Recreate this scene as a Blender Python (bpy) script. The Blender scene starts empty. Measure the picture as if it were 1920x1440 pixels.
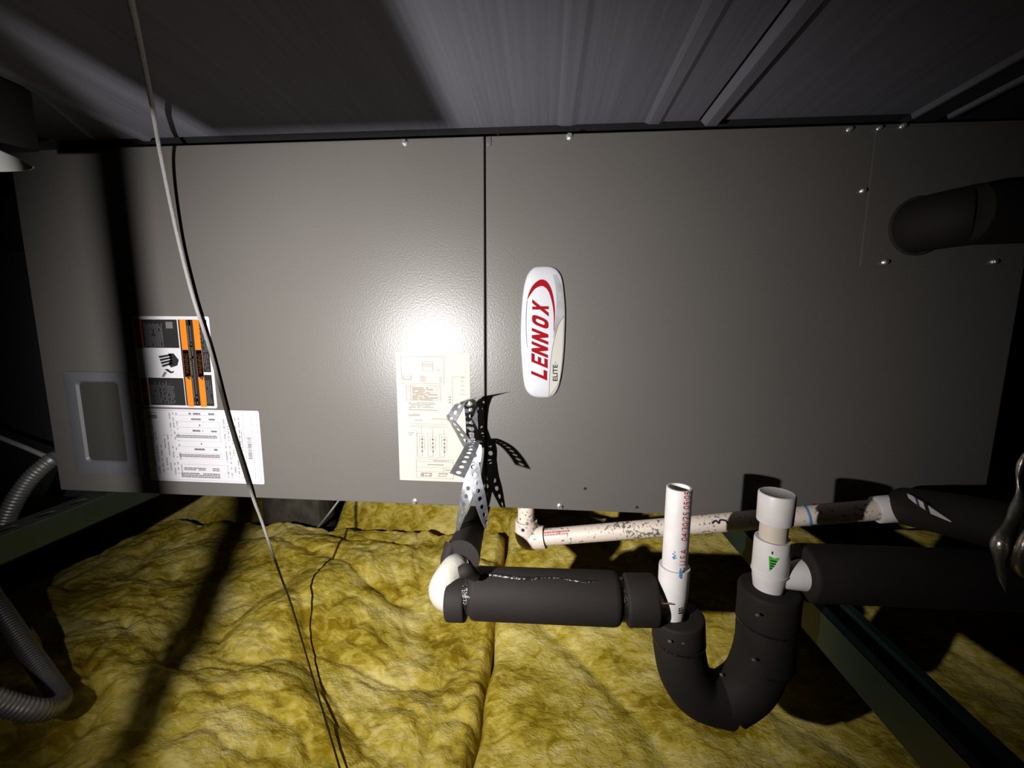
import bpy, bmesh, math, random
from mathutils import Vector, Matrix, noise

random.seed(7)
S = bpy.context.scene
COL = S.collection

# ------------------------------------------------------------------ camera
# world: front panel of the unit is the plane y = 0, seam x = 0, unit bottom z = 0
F_PX = 782.24
CAM = Vector((0.0884, -0.6133, 0.2818))
YAW, PITCH, ROLL = -0.0794, 0.1405, 0.0055
def cam_axes():
    cy, sy = math.cos(YAW), math.sin(YAW)
    f0 = Vector((sy, cy, 0)); r0 = Vector((cy, -sy, 0)); u0 = Vector((0, 0, 1))
    cp, sp = math.cos(PITCH), math.sin(PITCH)
    f = f0*cp - u0*sp; u = u0*cp + f0*sp
    cr, sr = math.cos(ROLL), math.sin(ROLL)
    return r0*cr + u*sr, u*cr - r0*sr, f
RGT, UP, FWD = cam_axes()
cd = bpy.data.cameras.new('camera'); cam = bpy.data.objects.new('camera', cd); COL.objects.link(cam)
cd.sensor_fit = 'HORIZONTAL'; cd.sensor_width = 36.0; cd.lens = 36.0*F_PX/1920.0
cd.clip_start = 0.01; cd.clip_end = 50
M = Matrix((RGT, UP, -FWD)).transposed().to_4x4(); M.translation = CAM
cam.matrix_world = M
S.camera = cam

# ------------------------------------------------------------------ world, light, exposure
w = bpy.data.worlds.new('world'); S.world = w; w.use_nodes = True
w.node_tree.nodes['Background'].inputs[0].default_value = (0.5, 0.5, 0.6, 1)
w.node_tree.nodes['Background'].inputs[1].default_value = 0.0015
LIGHT = Vector((-0.238, -0.61, 0.225))          # hand-held torch, left of the camera
LIGHT_AIM = Vector((-0.140, 0.0, 0.160))
ld = bpy.data.lights.new('torch_beam', 'SPOT'); lo = bpy.data.objects.new('torch_beam', ld); COL.objects.link(lo)
ld.energy = 60; ld.spot_size = math.radians(117); ld.spot_blend = 1.0; ld.shadow_soft_size = 0.005
ld.color = (1.0, 0.97, 0.95)
lo.location = LIGHT
lo.rotation_euler = (LIGHT_AIM - LIGHT).to_track_quat('-Z', 'Y').to_euler()
S.view_settings.view_transform = 'Standard'; S.view_settings.look = 'None'
S.view_settings.gamma = 1.0; S.view_settings.use_curve_mapping = False
S.view_settings.exposure = 0.0

# ------------------------------------------------------------------ helpers
def ray(u, v): return FWD + RGT*((u-960)/F_PX) - UP*((v-720)/F_PX)
def P(u, v, y=0.0):
    d = ray(u, v); return CAM + d*((y-CAM.y)/d.y)
def PZ(u, v, z):
    d = ray(u, v); return CAM + d*((z-CAM.z)/d.z)

def mat(name, col, rough=0.5, metal=0.0, bump=None, var=None, spec=0.5, coat=0.0, vscale=None):
    m = bpy.data.materials.new(name); m.use_nodes = True
    nt = m.node_tree; b = nt.nodes['Principled BSDF']
    b.inputs['Base Color'].default_value = (*col, 1); b.inputs['Roughness'].default_value = rough
    b.inputs['Metallic'].default_value = metal; b.inputs['Specular IOR Level'].default_value = spec
    b.inputs['Coat Weight'].default_value = coat
    tc = nt.nodes.new('ShaderNodeTexCoord')
    mp = nt.nodes.new('ShaderNodeMapping'); nt.links.new(tc.outputs['Object'], mp.inputs['Vector'])
    if vscale: mp.inputs['Scale'].default_value = vscale
    if var:      # (scale, colour2, lo, hi)
        n = nt.nodes.new('ShaderNodeTexNoise'); n.inputs['Scale'].default_value = var[0]; n.inputs['Detail'].default_value = 6
        r = nt.nodes.new('ShaderNodeMapRange'); r.inputs[1].default_value = var[2]; r.inputs[2].default_value = var[3]
        mx = nt.nodes.new('ShaderNodeMix'); mx.data_type = 'RGBA'
        mx.inputs[6].default_value = (*col, 1); mx.inputs[7].default_value = (*var[1], 1)
        nt.links.new(mp.outputs[0], n.inputs['Vector']); nt.links.new(n.outputs['Fac'], r.inputs[0])
        nt.links.new(r.outputs[0], mx.inputs[0]); nt.links.new(mx.outputs[2], b.inputs['Base Color'])
    if bump:     # (scale, strength, distance)
        n = nt.nodes.new('ShaderNodeTexNoise'); n.inputs['Scale'].default_value = bump[0]; n.inputs['Detail'].default_value = 4
        bp = nt.nodes.new('ShaderNodeBump'); bp.inputs['Strength'].default_value = bump[1]; bp.inputs['Distance'].default_value = bump[2]
        nt.links.new(mp.outputs[0], n.inputs['Vector']); nt.links.new(n.outputs['Fac'], bp.inputs['Height'])
        nt.links.new(bp.outputs[0], b.inputs['Normal'])
    return m

MT = {}
MT['panel'] = mat('panel_paint', (0.076, 0.070, 0.064), 0.355, 0, (380, 0.24, 0.0010), (3, (0.083, 0.077, 0.071), .35, .65), spec=0.30)
MT['cabinet'] = mat('cabinet_paint', (0.05, 0.047, 0.045), 0.5)
MT['gap'] = mat('gap_black', (0.004, 0.004, 0.004), 0.9)
MT['zinc'] = mat('zinc', (0.72, 0.72, 0.72), 0.28, 0.9)
MT['strap'] = mat('galvanised_strap', (0.42, 0.44, 0.47), 0.38, 0.85, (300, .15, .001), (90, (0.30, 0.31, 0.34), .4, .6))
MT['pvc'] = mat('white_pvc', (0.50, 0.47, 0.46), 0.42, 0, None, (60, (0.54, 0.51, 0.49), .4, .6))
MT['pvc_cream'] = mat('cream_pvc', (0.45, 0.385, 0.31), 0.45)
MT['tape'] = mat('white_tape', (0.29, 0.28, 0.245), 0.6, 0, (60, .5, .004))
MT['foam'] = mat('black_foam', (0.0092, 0.0070, 0.0060), 0.75, 0, (500, .25, .0008), (14, (0.0118, 0.0092, 0.0080), .4, .6), spec=0.2)
MT['foam_rim'] = mat('foam_cut_edge', (0.007, 0.0072, 0.0072), 0.85)
MT['black_gloss'] = mat('black_glue', (0.008, 0.008, 0.008), 0.22, 0, (220, .9, .003))
MT['copper'] = mat('brass_wire', (0.55, 0.33, 0.12), 0.35, 0.9)
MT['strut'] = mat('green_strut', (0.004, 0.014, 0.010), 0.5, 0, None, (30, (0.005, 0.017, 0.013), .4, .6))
MT['strut_top'] = mat('strut_top_grey', (0.036, 0.040, 0.035), 0.65, 0, None, (60, (0.024, 0.029, 0.026), .4, .6))  # paler, greyer top face than the sides
MT['conduit'] = mat('flex_conduit', (0.19, 0.185, 0.185), 0.45, 0.6)
MT['cable'] = mat('grey_cable', (0.30, 0.285, 0.265), 0.5, 0, (200, .4, .002))
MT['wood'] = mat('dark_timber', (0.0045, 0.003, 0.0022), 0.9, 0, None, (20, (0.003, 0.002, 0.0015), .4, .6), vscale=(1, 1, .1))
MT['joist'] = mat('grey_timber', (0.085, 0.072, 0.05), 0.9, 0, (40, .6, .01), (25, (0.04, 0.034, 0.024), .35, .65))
MT['rubber'] = mat('black_rubber', (0.01, 0.01, 0.01), 0.7)
MT['wall'] = mat('dark_wall', (0.020, 0.020, 0.023), 0.9, 0, None, (6, (0.012, 0.012, 0.014), .4, .6))
MT['subfloor'] = mat('subfloor', (0.02, 0.016, 0.011), 0.9)
MT['white'] = mat('sticker_white', (0.37, 0.36, 0.38), 0.8, spec=0.1)
MT['cream'] = mat('sticker_cream', (0.345, 0.310, 0.270), 0.8, spec=0.1)
MT['ink'] = mat('ink_black', (0.012, 0.012, 0.012), 0.8, spec=0.1)
MT['ink_soft'] = mat('ink_grey', (0.085, 0.082, 0.085), 0.8, spec=0.1)
MT['ink_brown'] = mat('ink_brown', (0.12, 0.10, 0.09), 0.8, spec=0.1)
MT['ink_pale'] = mat('ink_pale', (0.16, 0.155, 0.165), 0.8, spec=0.1)
MT['orange'] = mat('label_orange', (0.40, 0.115, 0.006), 0.8, spec=0.1)
MT['orange_dark'] = mat('label_orange_dark', (0.20, 0.062, 0.008), 0.8, spec=0.1)
MT['orange_ink'] = mat('brown_ink', (0.055, 0.018, 0.005), 0.5)
MT['red'] = mat('logo_red', (0.165, 0.0015, 0.005), 0.8, spec=0.08)
MT['red_ink'] = mat('pipe_red_ink', (0.33, 0.05, 0.05), 0.5)
MT['blue_ink'] = mat('blue_ink', (0.05, 0.16, 0.34), 0.5)
MT['navy'] = mat('navy_ink', (0.008, 0.010, 0.07), 0.5)
MT['green'] = mat('green_label', (0.035, 0.34, 0.015), 0.5)
MT['silver'] = mat('emblem_silver', (0.31, 0.31, 0.33), 0.42, 0.1, (260, .12, .0006))
MT['silver_dark'] = mat('emblem_grey', (0.14, 0.145, 0.15), 0.4, 0.2, None, (50, (0.22, 0.225, 0.235), .35, .65))
MT['emblem_cream'] = mat('emblem_cream', (0.28, 0.27, 0.24), 0.4)
MT['bezel'] = mat('bezel_grey', (0.080, 0.080, 0.090), 0.5)
MT['bezel_in'] = mat('bezel_inner', (0.026, 0.025, 0.020), 0.6)
MT['gasket'] = mat('gasket_black', (0.003, 0.003, 0.004), 0.8)
MT['torch'] = mat('torch_black', (0.008, 0.008, 0.008), 0.6)
MT['bright'] = mat('bright_metal', (0.62, 0.61, 0.58), 0.5, 0.25)
MT['shiny'] = mat('tarnished_metal', (0.36, 0.33, 0.28), 0.3, 0.9, (60, .5, .004))

# speckled old pvc
def speckled():
    m = mat('speckled_pvc', (0.46, 0.39, 0.33), 0.5); nt = m.node_tree; b = nt.nodes['Principled BSDF']
    tc = nt.nodes.new('ShaderNodeTexCoord')
    n = nt.nodes.new('ShaderNodeTexNoise'); n.inputs['Scale'].default_value = 230; n.inputs['Detail'].default_value = 3
    n2 = nt.nodes.new('ShaderNodeTexNoise'); n2.inputs['Scale'].default_value = 26
    ad = nt.nodes.new('ShaderNodeMath'); ad.operation = 'MULTIPLY_ADD'; ad.inputs[1].default_value = 0.45
    r = nt.nodes.new('ShaderNodeMapRange'); r.inputs[1].default_value = 0.83; r.inputs[2].default_value = 0.90
    mx = nt.nodes.new('ShaderNodeMix'); mx.data_type = 'RGBA'
    mx.inputs[6].default_value = (0.46, 0.39, 0.33, 1); mx.inputs[7].default_value = (0.10, 0.09, 0.075, 1)
    L = nt.links.new
    L(tc.outputs['Object'], n.inputs['Vector']); L(tc.outputs['Object'], n2.inputs['Vector'])
    L(n2.outputs['Fac'], ad.inputs[0]); L(n.outputs['Fac'], ad.inputs[2]); L(ad.outputs[0], r.inputs[0])
    L(r.outputs[0], mx.inputs[0]); L(mx.outputs[2], b.inputs['Base Color'])
    return m
MT['pvc_speck'] = speckled()

def insulation_mat():
    m = mat('fibreglass', (0.4, 0.3, 0.06), 0.95, spec=0.08); nt = m.node_tree; b = nt.nodes['Principled BSDF']
    L = nt.links.new; tc = nt.nodes.new('ShaderNodeTexCoord')
    mp = nt.nodes.new('ShaderNodeMapping'); L(tc.outputs['Object'], mp.inputs['Vector']); mp.inputs['Scale'].default_value = (1, 1.4, 1)
    n1 = nt.nodes.new('ShaderNodeTexNoise'); n1.inputs['Scale'].default_value = 7; n1.inputs['Detail'].default_value = 8; n1.inputs['Distortion'].default_value = 0.6
    n2 = nt.nodes.new('ShaderNodeTexNoise'); n2.inputs['Scale'].default_value = 34; n2.inputs['Detail'].default_value = 8; n2.inputs['Distortion'].default_value = 1.2
    cr = nt.nodes.new('ShaderNodeValToRGB'); e = cr.color_ramp.elements
    e[0].position = 0.38; e[0].color = (0.25, 0.168, 0.008, 1)
    e[1].position = 0.62; e[1].color = (0.68, 0.56, 0.185, 1)
    x = e.new(0.48); x.color = (0.46, 0.352, 0.047, 1)
    mixf = nt.nodes.new('ShaderNodeMath'); mixf.operation = 'MULTIPLY_ADD'; mixf.inputs[1].default_value = 0.55
    sc = nt.nodes.new('ShaderNodeMath'); sc.operation = 'MULTIPLY'; sc.inputs[1].default_value = 0.45
    L(mp.outputs[0], n1.inputs['Vector']); L(mp.outputs[0], n2.inputs['Vector'])
    L(n2.outputs['Fac'], sc.inputs[0]); L(n1.outputs['Fac'], mixf.inputs[0]); L(sc.outputs[0], mixf.inputs[2])
    L(mixf.outputs[0], cr.inputs[0]); L(cr.outputs[0], b.inputs['Base Color'])
    n3 = nt.nodes.new('ShaderNodeTexNoise'); n3.inputs['Scale'].default_value = 110; n3.inputs['Detail'].default_value = 8; n3.inputs['Distortion'].default_value = 0.8
    L(mp.outputs[0], n3.inputs['Vector'])
    bp = nt.nodes.new('ShaderNodeBump'); bp.inputs['Strength'].default_value = 0.55; bp.inputs['Distance'].default_value = 0.006
    L(n3.outputs['Fac'], bp.inputs['Height']); L(bp.outputs[0], b.inputs['Normal'])
    return m
MT['insul'] = insulation_mat()

def ceiling_mat():
    m = mat('ceiling_sheet', (0.13, 0.13, 0.155), 0.75, 0.0, spec=0.2); nt = m.node_tree; b = nt.nodes['Principled BSDF']
    L = nt.links.new; tc = nt.nodes.new('ShaderNodeTexCoord'); mp = nt.nodes.new('ShaderNodeMapping')
    mp.inputs['Scale'].default_value = (60, 1.2, 1); L(tc.outputs['Object'], mp.inputs['Vector'])
    n = nt.nodes.new('ShaderNodeTexNoise'); n.inputs['Scale'].default_value = 3; n.inputs['Detail'].default_value = 5
    L(mp.outputs[0], n.inputs['Vector'])
    cr = nt.nodes.new('ShaderNodeValToRGB'); e = cr.color_ramp.elements
    e[0].position = .3; e[0].color = (0.088, 0.086, 0.104, 1); e[1].position = .7; e[1].color = (0.112, 0.110, 0.130, 1)
    L(n.outputs['Fac'], cr.inputs[0]); L(cr.outputs[0], b.inputs['Base Color'])
    bp = nt.nodes.new('ShaderNodeBump'); bp.inputs['Strength'].default_value = .12; bp.inputs['Distance'].default_value = .001
    L(n.outputs['Fac'], bp.inputs['Height']); L(bp.outputs[0], b.inputs['Normal'])
    return m
MT['ceil'] = ceiling_mat()
MT['ceil_dark'] = mat('ceiling_shade_dark', (0.006, 0.006, 0.007), 0.8)  # near-black: unlit ceiling behind the sheets painted into the base colour

def link(name, me, m, parent=None, smooth=True):
    o = bpy.data.objects.new(name, me); COL.objects.link(o)
    if m is not None:
        if not me.materials: me.materials.append(m)
    if smooth:
        me.polygons.foreach_set('use_smooth', [True]*len(me.polygons))
    if parent is not None:
        o.parent = parent
        if parent.parent is None:
            o.matrix_parent_inverse = Matrix.Translation(-parent.matrix_basis.translation)
    return o
def mk(name, bm, m, parent=None, smooth=True, sharp=35, recalc=True):
    if recalc: bmesh.ops.recalc_face_normals(bm, faces=bm.faces)
    me = bpy.data.meshes.new(name); bm.to_mesh(me); bm.free()
    o = link(name, me, MT[m] if isinstance(m, str) else m, parent, smooth)
    if smooth and sharp: me.set_sharp_from_angle(angle=math.radians(sharp))
    return o
def tag(o, label, cat, group=None, kind=None):
    o['label'] = label; o['category'] = cat
    if group: o['group'] = group
    if kind: o['kind'] = kind
    return o
def thing(name, loc, label, cat, group=None):
    e = bpy.data.objects.new(name, None); COL.objects.link(e); e.location = loc; e.empty_display_size = .05
    return tag(e, label, cat, group)

def box(bm, x0, x1, y0, y1, z0, z1, bev=0.0):
    r = bmesh.ops.create_cube(bm, size=1.0)
    for v in r['verts']:
        v.co = Vector((x0+(v.co.x+.5)*(x1-x0), y0+(v.co.y+.5)*(y1-y0), z0+(v.co.z+.5)*(z1-z0)))
    if bev > 0:
        es = {e for v in r['verts'] for e in v.link_edges}
        bmesh.ops.bevel(bm, geom=list(es), offset=bev, segments=2, affect='EDGES', profile=.5)
    return r
def B(x0, x1, y0, y1, z0, z1, bev=0.0):
    bm = bmesh.new(); box(bm, x0, x1, y0, y1, z0, z1, bev); return bm

def smooth_path(pts, n=8):
    pts = [Vector(p) for p in pts]
    if len(pts) < 3:
        return [pts[0].lerp(pts[1], i/n) for i in range(n+1)]
    out = []
    Q = [pts[0]*2-pts[1]] + pts + [pts[-1]*2-pts[-2]]
    for i in range(1, len(Q)-2):
        a, b, c, d = Q[i-1:i+3]
        for k in range(n):
            t = k/n
            out.append(.5*((2*b)+(c-a)*t+(2*a-5*b+4*c-d)*t*t+(3*b-a-3*c+d)*t**3))
    out.append(pts[-1]); return out
def frames(path):
    T = []
    for i in range(len(path)):
        a = path[max(0, i-1)]; b = path[min(len(path)-1, i+1)]; T.append((b-a).normalized())
    n = T[0].orthogonal().normalized(); N = [n]
    for i in range(1, len(T)):
        n = T[i-1].rotation_difference(T[i]) @ N[-1]; n = (n - T[i]*n.dot(T[i])).normalized(); N.append(n)
    return T, N
def tube(bm, path, rad, seg=20, cap=True, wob=0.0, seed=0):
    T, N = frames(path); rings = []
    for i, p in enumerate(path):
        r = rad(i/(len(path)-1)) if callable(rad) else rad
        bn = T[i].cross(N[i]); ring = []
        for k in range(seg):
            a = 2*math.pi*k/seg; d = N[i]*math.cos(a)+bn*math.sin(a)
            rr = r
            if wob: rr += wob*noise.noise((p+d*r)*28+Vector((seed, 0, 0)))
            ring.append(bm.verts.new(p+d*rr))
        rings.append(ring)
    for i in range(len(rings)-1):
        for k in range(seg):
            bm.faces.new((rings[i][k], rings[i][(k+1) % seg], rings[i+1][(k+1) % seg], rings[i+1][k]))
    if cap:
        bm.faces.new(rings[0]); bm.faces.new(rings[-1])
    return rings
def TUBE(pts, rad, seg=20, n=8, wob=0.0, seed=0, cap=True, smooth=True):
    bm = bmesh.new(); tube(bm, smooth_path(pts, n) if smooth else [Vector(p) for p in pts], rad, seg, cap, wob, seed); return bm
def lathe(bm, a, b, prof, seg=28):
    """prof: list of (t along a->b in metres, radius); open ends when the radius > 0 at ends are left open"""
    a, b = Vector(a), Vector(b); t = (b-a).normalized(); n = t.orthogonal().normalized(); bn = t.cross(n); rings = []
    for s, r in prof:
        c = a+t*s
        if r <= 1e-6: rings.append([bm.verts.new(c)])
        else: rings.append([bm.verts.new(c+n*math.cos(2*math.pi*k/seg)*r+bn*math.sin(2*math.pi*k/seg)*r) for k in range(seg)])
    for i in range(len(rings)-1):
        A, C = rings[i], rings[i+1]
        for k in range(seg):
            k2 = (k+1) % seg
            if len(A) == 1 and len(C) == 1: break
            if len(A) == 1: bm.faces.new((A[0], C[k], C[k2]))
            elif len(C) == 1: bm.faces.new((A[k], A[k2], C[0]))
            else: bm.faces.new((A[k], A[k2], C[k2], C[k]))
def LATHE(a, b, prof, seg=28):
    bm = bmesh.new(); lathe(bm, a, b, prof, seg); return bm
def foam_prof(L, r, ri=0.0135, e=0.005):
    pr = [(0, ri), (0, r-e)]
    for k in range(1, 5):
        a = k/4*math.pi/2; pr.append((e-e*math.cos(a), r-e+e*math.sin(a)))
    pr2 = [(L-s, q) for s, q in reversed(pr)]
    return pr+pr2

def ribbon(bm, path, wdir, width, hole_pitch=None, hole_r=0.0033, thick=0.0009, slot=1.0):
    """flat strip along a path, holes cut as real openings; wdir: callable(t)->Vector or Vector"""
    path = [Vector(p) for p in path]
    ls = [0.0]
    for i in range(1, len(path)): ls.append(ls[-1]+(path[i]-path[i-1]).length)
    tot = ls[-1]
    def at(s):
        s = min(max(s, 0), tot)
        for i in range(1, len(path)):
            if s <= ls[i]+1e-9:
                f = (s-ls[i-1])/max(1e-9, ls[i]-ls[i-1]); p = path[i-1].lerp(path[i], f); t = (path[i]-path[i-1]).normalized(); break
        wv = wdir(s/tot) if callable(wdir) else Vector(wdir)
        wv = (wv - t*wv.dot(t)).normalized()
        return p, t, wv
    def pt(s, q):
        p, t, wv = at(s); return p + wv*q
    faces = []
    if hole_pitch:
        nc = max(1, int(round(tot/hole_pitch))); pitch = tot/nc
        h = width/2
        for c in range(nc):
            s0 = c*pitch; sc = s0+pitch/2; K = 16
            inner = [(sc+hole_r*slot*math.cos(2*math.pi*k/K), hole_r*math.sin(2*math.pi*k/K)) for k in range(K)]
            outer = []
            for k in range(K):
                a = 2*math.pi*k/K; ca, sa = math.cos(a), math.sin(a)
                f = min((pitch/2)/max(abs(ca), 1e-6), h/max(abs(sa), 1e-6)); outer.append((sc+ca*f, sa*f))
            iv = [bm.verts.new(pt(*q)) for q in inner]; ov = [bm.verts.new(pt(*q)) for q in outer]
            cv = {}
            for sx in (-1, 1):
                for sq in (-1, 1): cv[(sx, sq)] = bm.verts.new(pt(sc+sx*pitch/2, sq*h))
            for k in range(K):
                k2 = (k+1) % K; faces.append(bm.faces.new((iv[k], iv[k2], ov[k2], ov[k])))
                qa, qb = outer[k], outer[k2]
                on_a = abs(abs(qa[1])-h) < 1e-7; on_b = abs(abs(qb[1])-h) < 1e-7
                if on_a != on_b:
                    sx = 1 if (qa[0]+qb[0])/2 > sc else -1; sq = 1 if (qa[1]+qb[1]) > 0 else -1
                    faces.append(bm.faces.new((ov[k], ov[k2], cv[(sx, sq)])))
    else:
        N = max(6, int(tot/0.006)); prev = None
        for i in range(N+1):
            s = tot*i/N; hw = width(i/N)/2 if callable(width) else width/2
            cur = [bm.verts.new(pt(s, -hw)), bm.verts.new(pt(s, hw))]
            if prev: faces.append(bm.faces.new((prev[0], prev[1], cur[1], cur[0])))
            prev = cur
    bmesh.ops.remove_doubles(bm, verts=bm.verts, dist=1e-5)
    bmesh.ops.recalc_face_normals(bm, faces=bm.faces)
    r = bmesh.ops.solidify(bm, geom=list(bm.faces), thickness=thick)
def RIBBON(*a, **k):
    bm = bmesh.new(); ribbon(bm, *a, **k); return bm

def text_data(s, shear=0.0, bold=0.0):
    """font outline -> (verts 2d, faces), normalised to its bounding box"""
    c = bpy.data.curves.new('t', 'FONT'); c.body = s; c.shear = shear; c.offset = bold; c.resolution_u = 3
    o = bpy.data.objects.new('t', c); COL.objects.link(o)
    dg = bpy.context.evaluated_depsgraph_get(); dg.update()
    me = bpy.data.meshes.new_from_object(o.evaluated_get(dg))
    vs = [(v.co.x, v.co.y) for v in me.vertices]; fs = [tuple(p.vertices) for p in me.polygons]
    bpy.data.objects.remove(o); bpy.data.curves.remove(c); bpy.data.meshes.remove(me)
    x0 = min(v[0] for v in vs); x1 = max(v[0] for v in vs); y0 = min(v[1] for v in vs); y1 = max(v[1] for v in vs)
    return [((x-x0)/(x1-x0), (y-y0)/(y1-y0)) for x, y in vs], fs
def add_text(bm, s, fn, shear=0.0, bold=0.0):
    vs, fs = text_data(s, shear, bold); V = [bm.verts.new(fn(*v)) for v in vs]
    for f in fs:
        try: bm.faces.new([V[i] for i in f])
        except ValueError: pass

# ------------------------------------------------------------------ structure
FLOOR = -0.40
def struct(name, bm, m, parent=None, smooth=False):
    o = mk(name, bm, m, parent, smooth)
    if parent is None: o['kind'] = 'structure'
    return o
ROOM = (-1.7, 1.9, -1.6, 1.75)
CEIL = 0.551
struct('floor', B(ROOM[0], ROOM[1], ROOM[2], ROOM[3], -0.56, -0.52), 'subfloor')
struct('wall_back', B(ROOM[0], ROOM[1], ROOM[3], ROOM[3]+.05, -0.56, .62), 'wall')
struct('wall_left', B(ROOM[0]-.05, ROOM[0], ROOM[2], ROOM[3], -0.56, .62), 'wall')
struct('wall_right', B(ROOM[1], ROOM[1]+.05, ROOM[2], ROOM[3], -0.56, .62), 'wall')
struct('wall_front', B(ROOM[0], ROOM[1], ROOM[2]-.05, ROOM[2], -0.56, .62), 'wall')
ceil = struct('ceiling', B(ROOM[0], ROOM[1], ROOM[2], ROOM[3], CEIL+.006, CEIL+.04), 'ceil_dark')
# sheets of the ceiling, with ribs pressed into them, all running away from the viewer
def sheet(x0, x1):
    struct('sheet', B(x0, x1, ROOM[2]+.01, 0.001, CEIL, CEIL+.0055, .0012), 'ceil', ceil)
sheet(-0.655, -0.503); sheet(-0.500, 0.286); sheet(0.290, 0.560)
def rib(x0, x1, drop, m='ceil'):
    bm = bmesh.new(); wd = x1-x0
    prof = [(x0, CEIL), (x0+wd*.25, CEIL-drop), (x0+wd*.75, CEIL-drop), (x1, CEIL)]
    ya, yb = ROOM[2]+.02, 0.0005
    A = [bm.verts.new((x, ya, z)) for x, z in prof]; Bv = [bm.verts.new((x, yb, z)) for x, z in prof]
    for i in range(3): bm.faces.new((A[i], A[i+1], Bv[i+1], Bv[i]))
    bm.faces.new((A[0], Bv[0], Bv[3], A[3])); bm.faces.new(A); bm.faces.new(Bv)
    struct('rib', bm, m, ceil)
rib(-0.512, -0.494, .004); rib(0.288, 0.316, .007); rib(0.215, 0.240, .0025); rib(0.10, 0.125, .0012)
rib(0.548, 0.556, .006); rib(0.590, 0.600, .007)
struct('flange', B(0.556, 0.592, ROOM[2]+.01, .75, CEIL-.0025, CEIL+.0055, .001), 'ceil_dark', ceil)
struct('trim_1', B(-0.700, -0.656, ROOM[2]+.01, .75, CEIL-.012, CEIL+.0055, .002), 'gasket')

# ------------------------------------------------------------------ insulation
def batt(name, label, x0, x1, y0, y1, zf, step=0.0042, edge=0.02, drop=0.05):
    nx = int((x1-x0)/step); ny = int((y1-y0)/step)
    vs = []; fs = []
    for j in range(ny+1):
        for i in range(nx+1):
            x = x0+(x1-x0)*i/nx; y = y0+(y1-y0)*j/ny
            wx = .012*noise.noise(Vector((y*9, x0*3, 1.7))); wy = .016*noise.noise(Vector((x*8, y0*3, 4.1)))
            z = zf(x, y)
            d = min(x-x0, x1-x, y-y0, y1-y)
            if d < edge: z -= drop*(1-d/edge)**2
            fx = 1.0 if 0 < i < nx else 0.4
            vs.append((x+wx, y+wy, z))
    for j in range(ny):
        for i in range(nx):
            a = j*(nx+1)+i; fs.append((a, a+1, a+nx+2, a+nx+1))
    # skirt
    ring = [i for i in range(nx+1)] + [j*(nx+1)+nx for j in range(1, ny+1)] + [ny*(nx+1)+i for i in range(nx-1, -1, -1)] + [j*(nx+1) for j in range(ny-1, 0, -1)]
    base = len(vs)
    for k in ring: vs.append((vs[k][0], vs[k][1], -0.52))
    n = len(ring)
    for k in range(n): fs.append((ring[k], base+k, base+(k+1) % n, ring[(k+1) % n]))
    me = bpy.data.meshes.new(name); me.from_pydata(vs, [], fs); me.update()
    return tag(link(name, me, MT['insul']), label, 'insulation')
def fold(v, sharp=1.0):      # ridged crease
    return (1-abs(v))**2*sharp
def zf_front(x, y):
    p = Vector((x, y, 0))
    q = p + Vector((noise.noise(p*3.1), noise.noise(p*3.1+Vector((9, 3, 1))), 0))*.09
    z = FLOOR + .030*noise.noise(q*3.4+Vector((3, 1, 0))) + .016*noise.noise(q*8+Vector((0, 5, 0)))
    a = noise.noise(Vector((q.x*5.5+q.y*3, q.y*4.5-q.x*2, 2.0)))
    z -= .012*max(0, 1-abs(a)*3.6)**2                       # creases
    b = noise.noise(Vector((q.x*13+q.y*5, q.y*11-q.x*4, 7.0)))
    z -= .005*max(0, 1-abs(b)*2.6)**2
    z += .0045*noise.fractal(q*30, 1.0, 2.0, 4)
    k = min(1, max(0, (-.10-x)/.38)); k = k*k*(3-2*k)
    return z + .20*max(0, y-.10) + k*.15*(1-math.exp(-2.6*max(0, .50-y)**1.25))
def zf_right(x, y):
    p = Vector((x, y, 5))
    z = FLOOR+.055 + .018*noise.noise(p*3) + .006*noise.noise(p*8) + .0028*noise.fractal(p*26, 1, 2, 4)
    a = noise.noise(Vector((x*4+y*2.5, y*3, 12.0)))
    z -= .008*max(0, 1-abs(a)*6)
    return z + .20*max(0, y-.10)
def zf_back(x, y):
    p = Vector((x, y, 9))
    z = FLOOR+.085 + .026*noise.noise(p*5) + .014*noise.noise(p*12) + .004*noise.fractal(p*30, 1, 2, 4)
    a = noise.noise(Vector((x*6, y*6+x*3, 3.0)))
    z -= .014*max(0, 1-abs(a)*3.5)**2
    return z - .02 + .95*max(0, y-.62)
batt('insulation_batt', 'rumpled yellow fibreglass batt below the left half of the grey unit', -1.10, -0.016, -0.30, 0.53, zf_front, .0040, .022, .03)
batt('insulation_batt', 'smoother yellow fibreglass batt below the black foam drain trap', -0.006, 1.35, -0.26, 0.54, zf_right, .0055, .014, .018)
batt('insulation_batt', 'puffy yellow fibreglass batt far back under the unit, behind the dark gap', -0.60, 0.62, 0.575, 1.40, zf_back, .006, .05, .07)
batt('insulation_batt', 'shaded fibreglass batt in the far back corner behind the green strut', -1.45, -0.83, 0.575, 1.40, zf_back, .010, .05, .07)
batt('insulation_batt', 'shaded fibreglass batt far back on the right under the foam pipes', 0.65, 1.6, 0.575, 1.40, zf_back, .010, .05, .07)

# ------------------------------------------------------------------ air handler
XL, XR, H, D = -0.729, 0.711, 0.540, 0.53
ah = thing('air_handler', ((XL+XR)/2, D/2, 0), 'large grey metal air handler cabinet lying on its side with red and white emblem', 'air handler')
mk('cabinet', B(XL, XR, .007, D, 0, H, .003), 'cabinet', ah, False)
fp = mk('front_panel', B(XL, -.0013, 0, .007, 0, H, .0014), 'panel', ah, False); fp['label'] = 'left grey front panel with stickers'
fp2 = mk('front_panel', B(.0013, XR, 0, .007, 0, H, .0014), 'panel', ah, False); fp2['label'] = 'right grey front panel with emblem'
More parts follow.
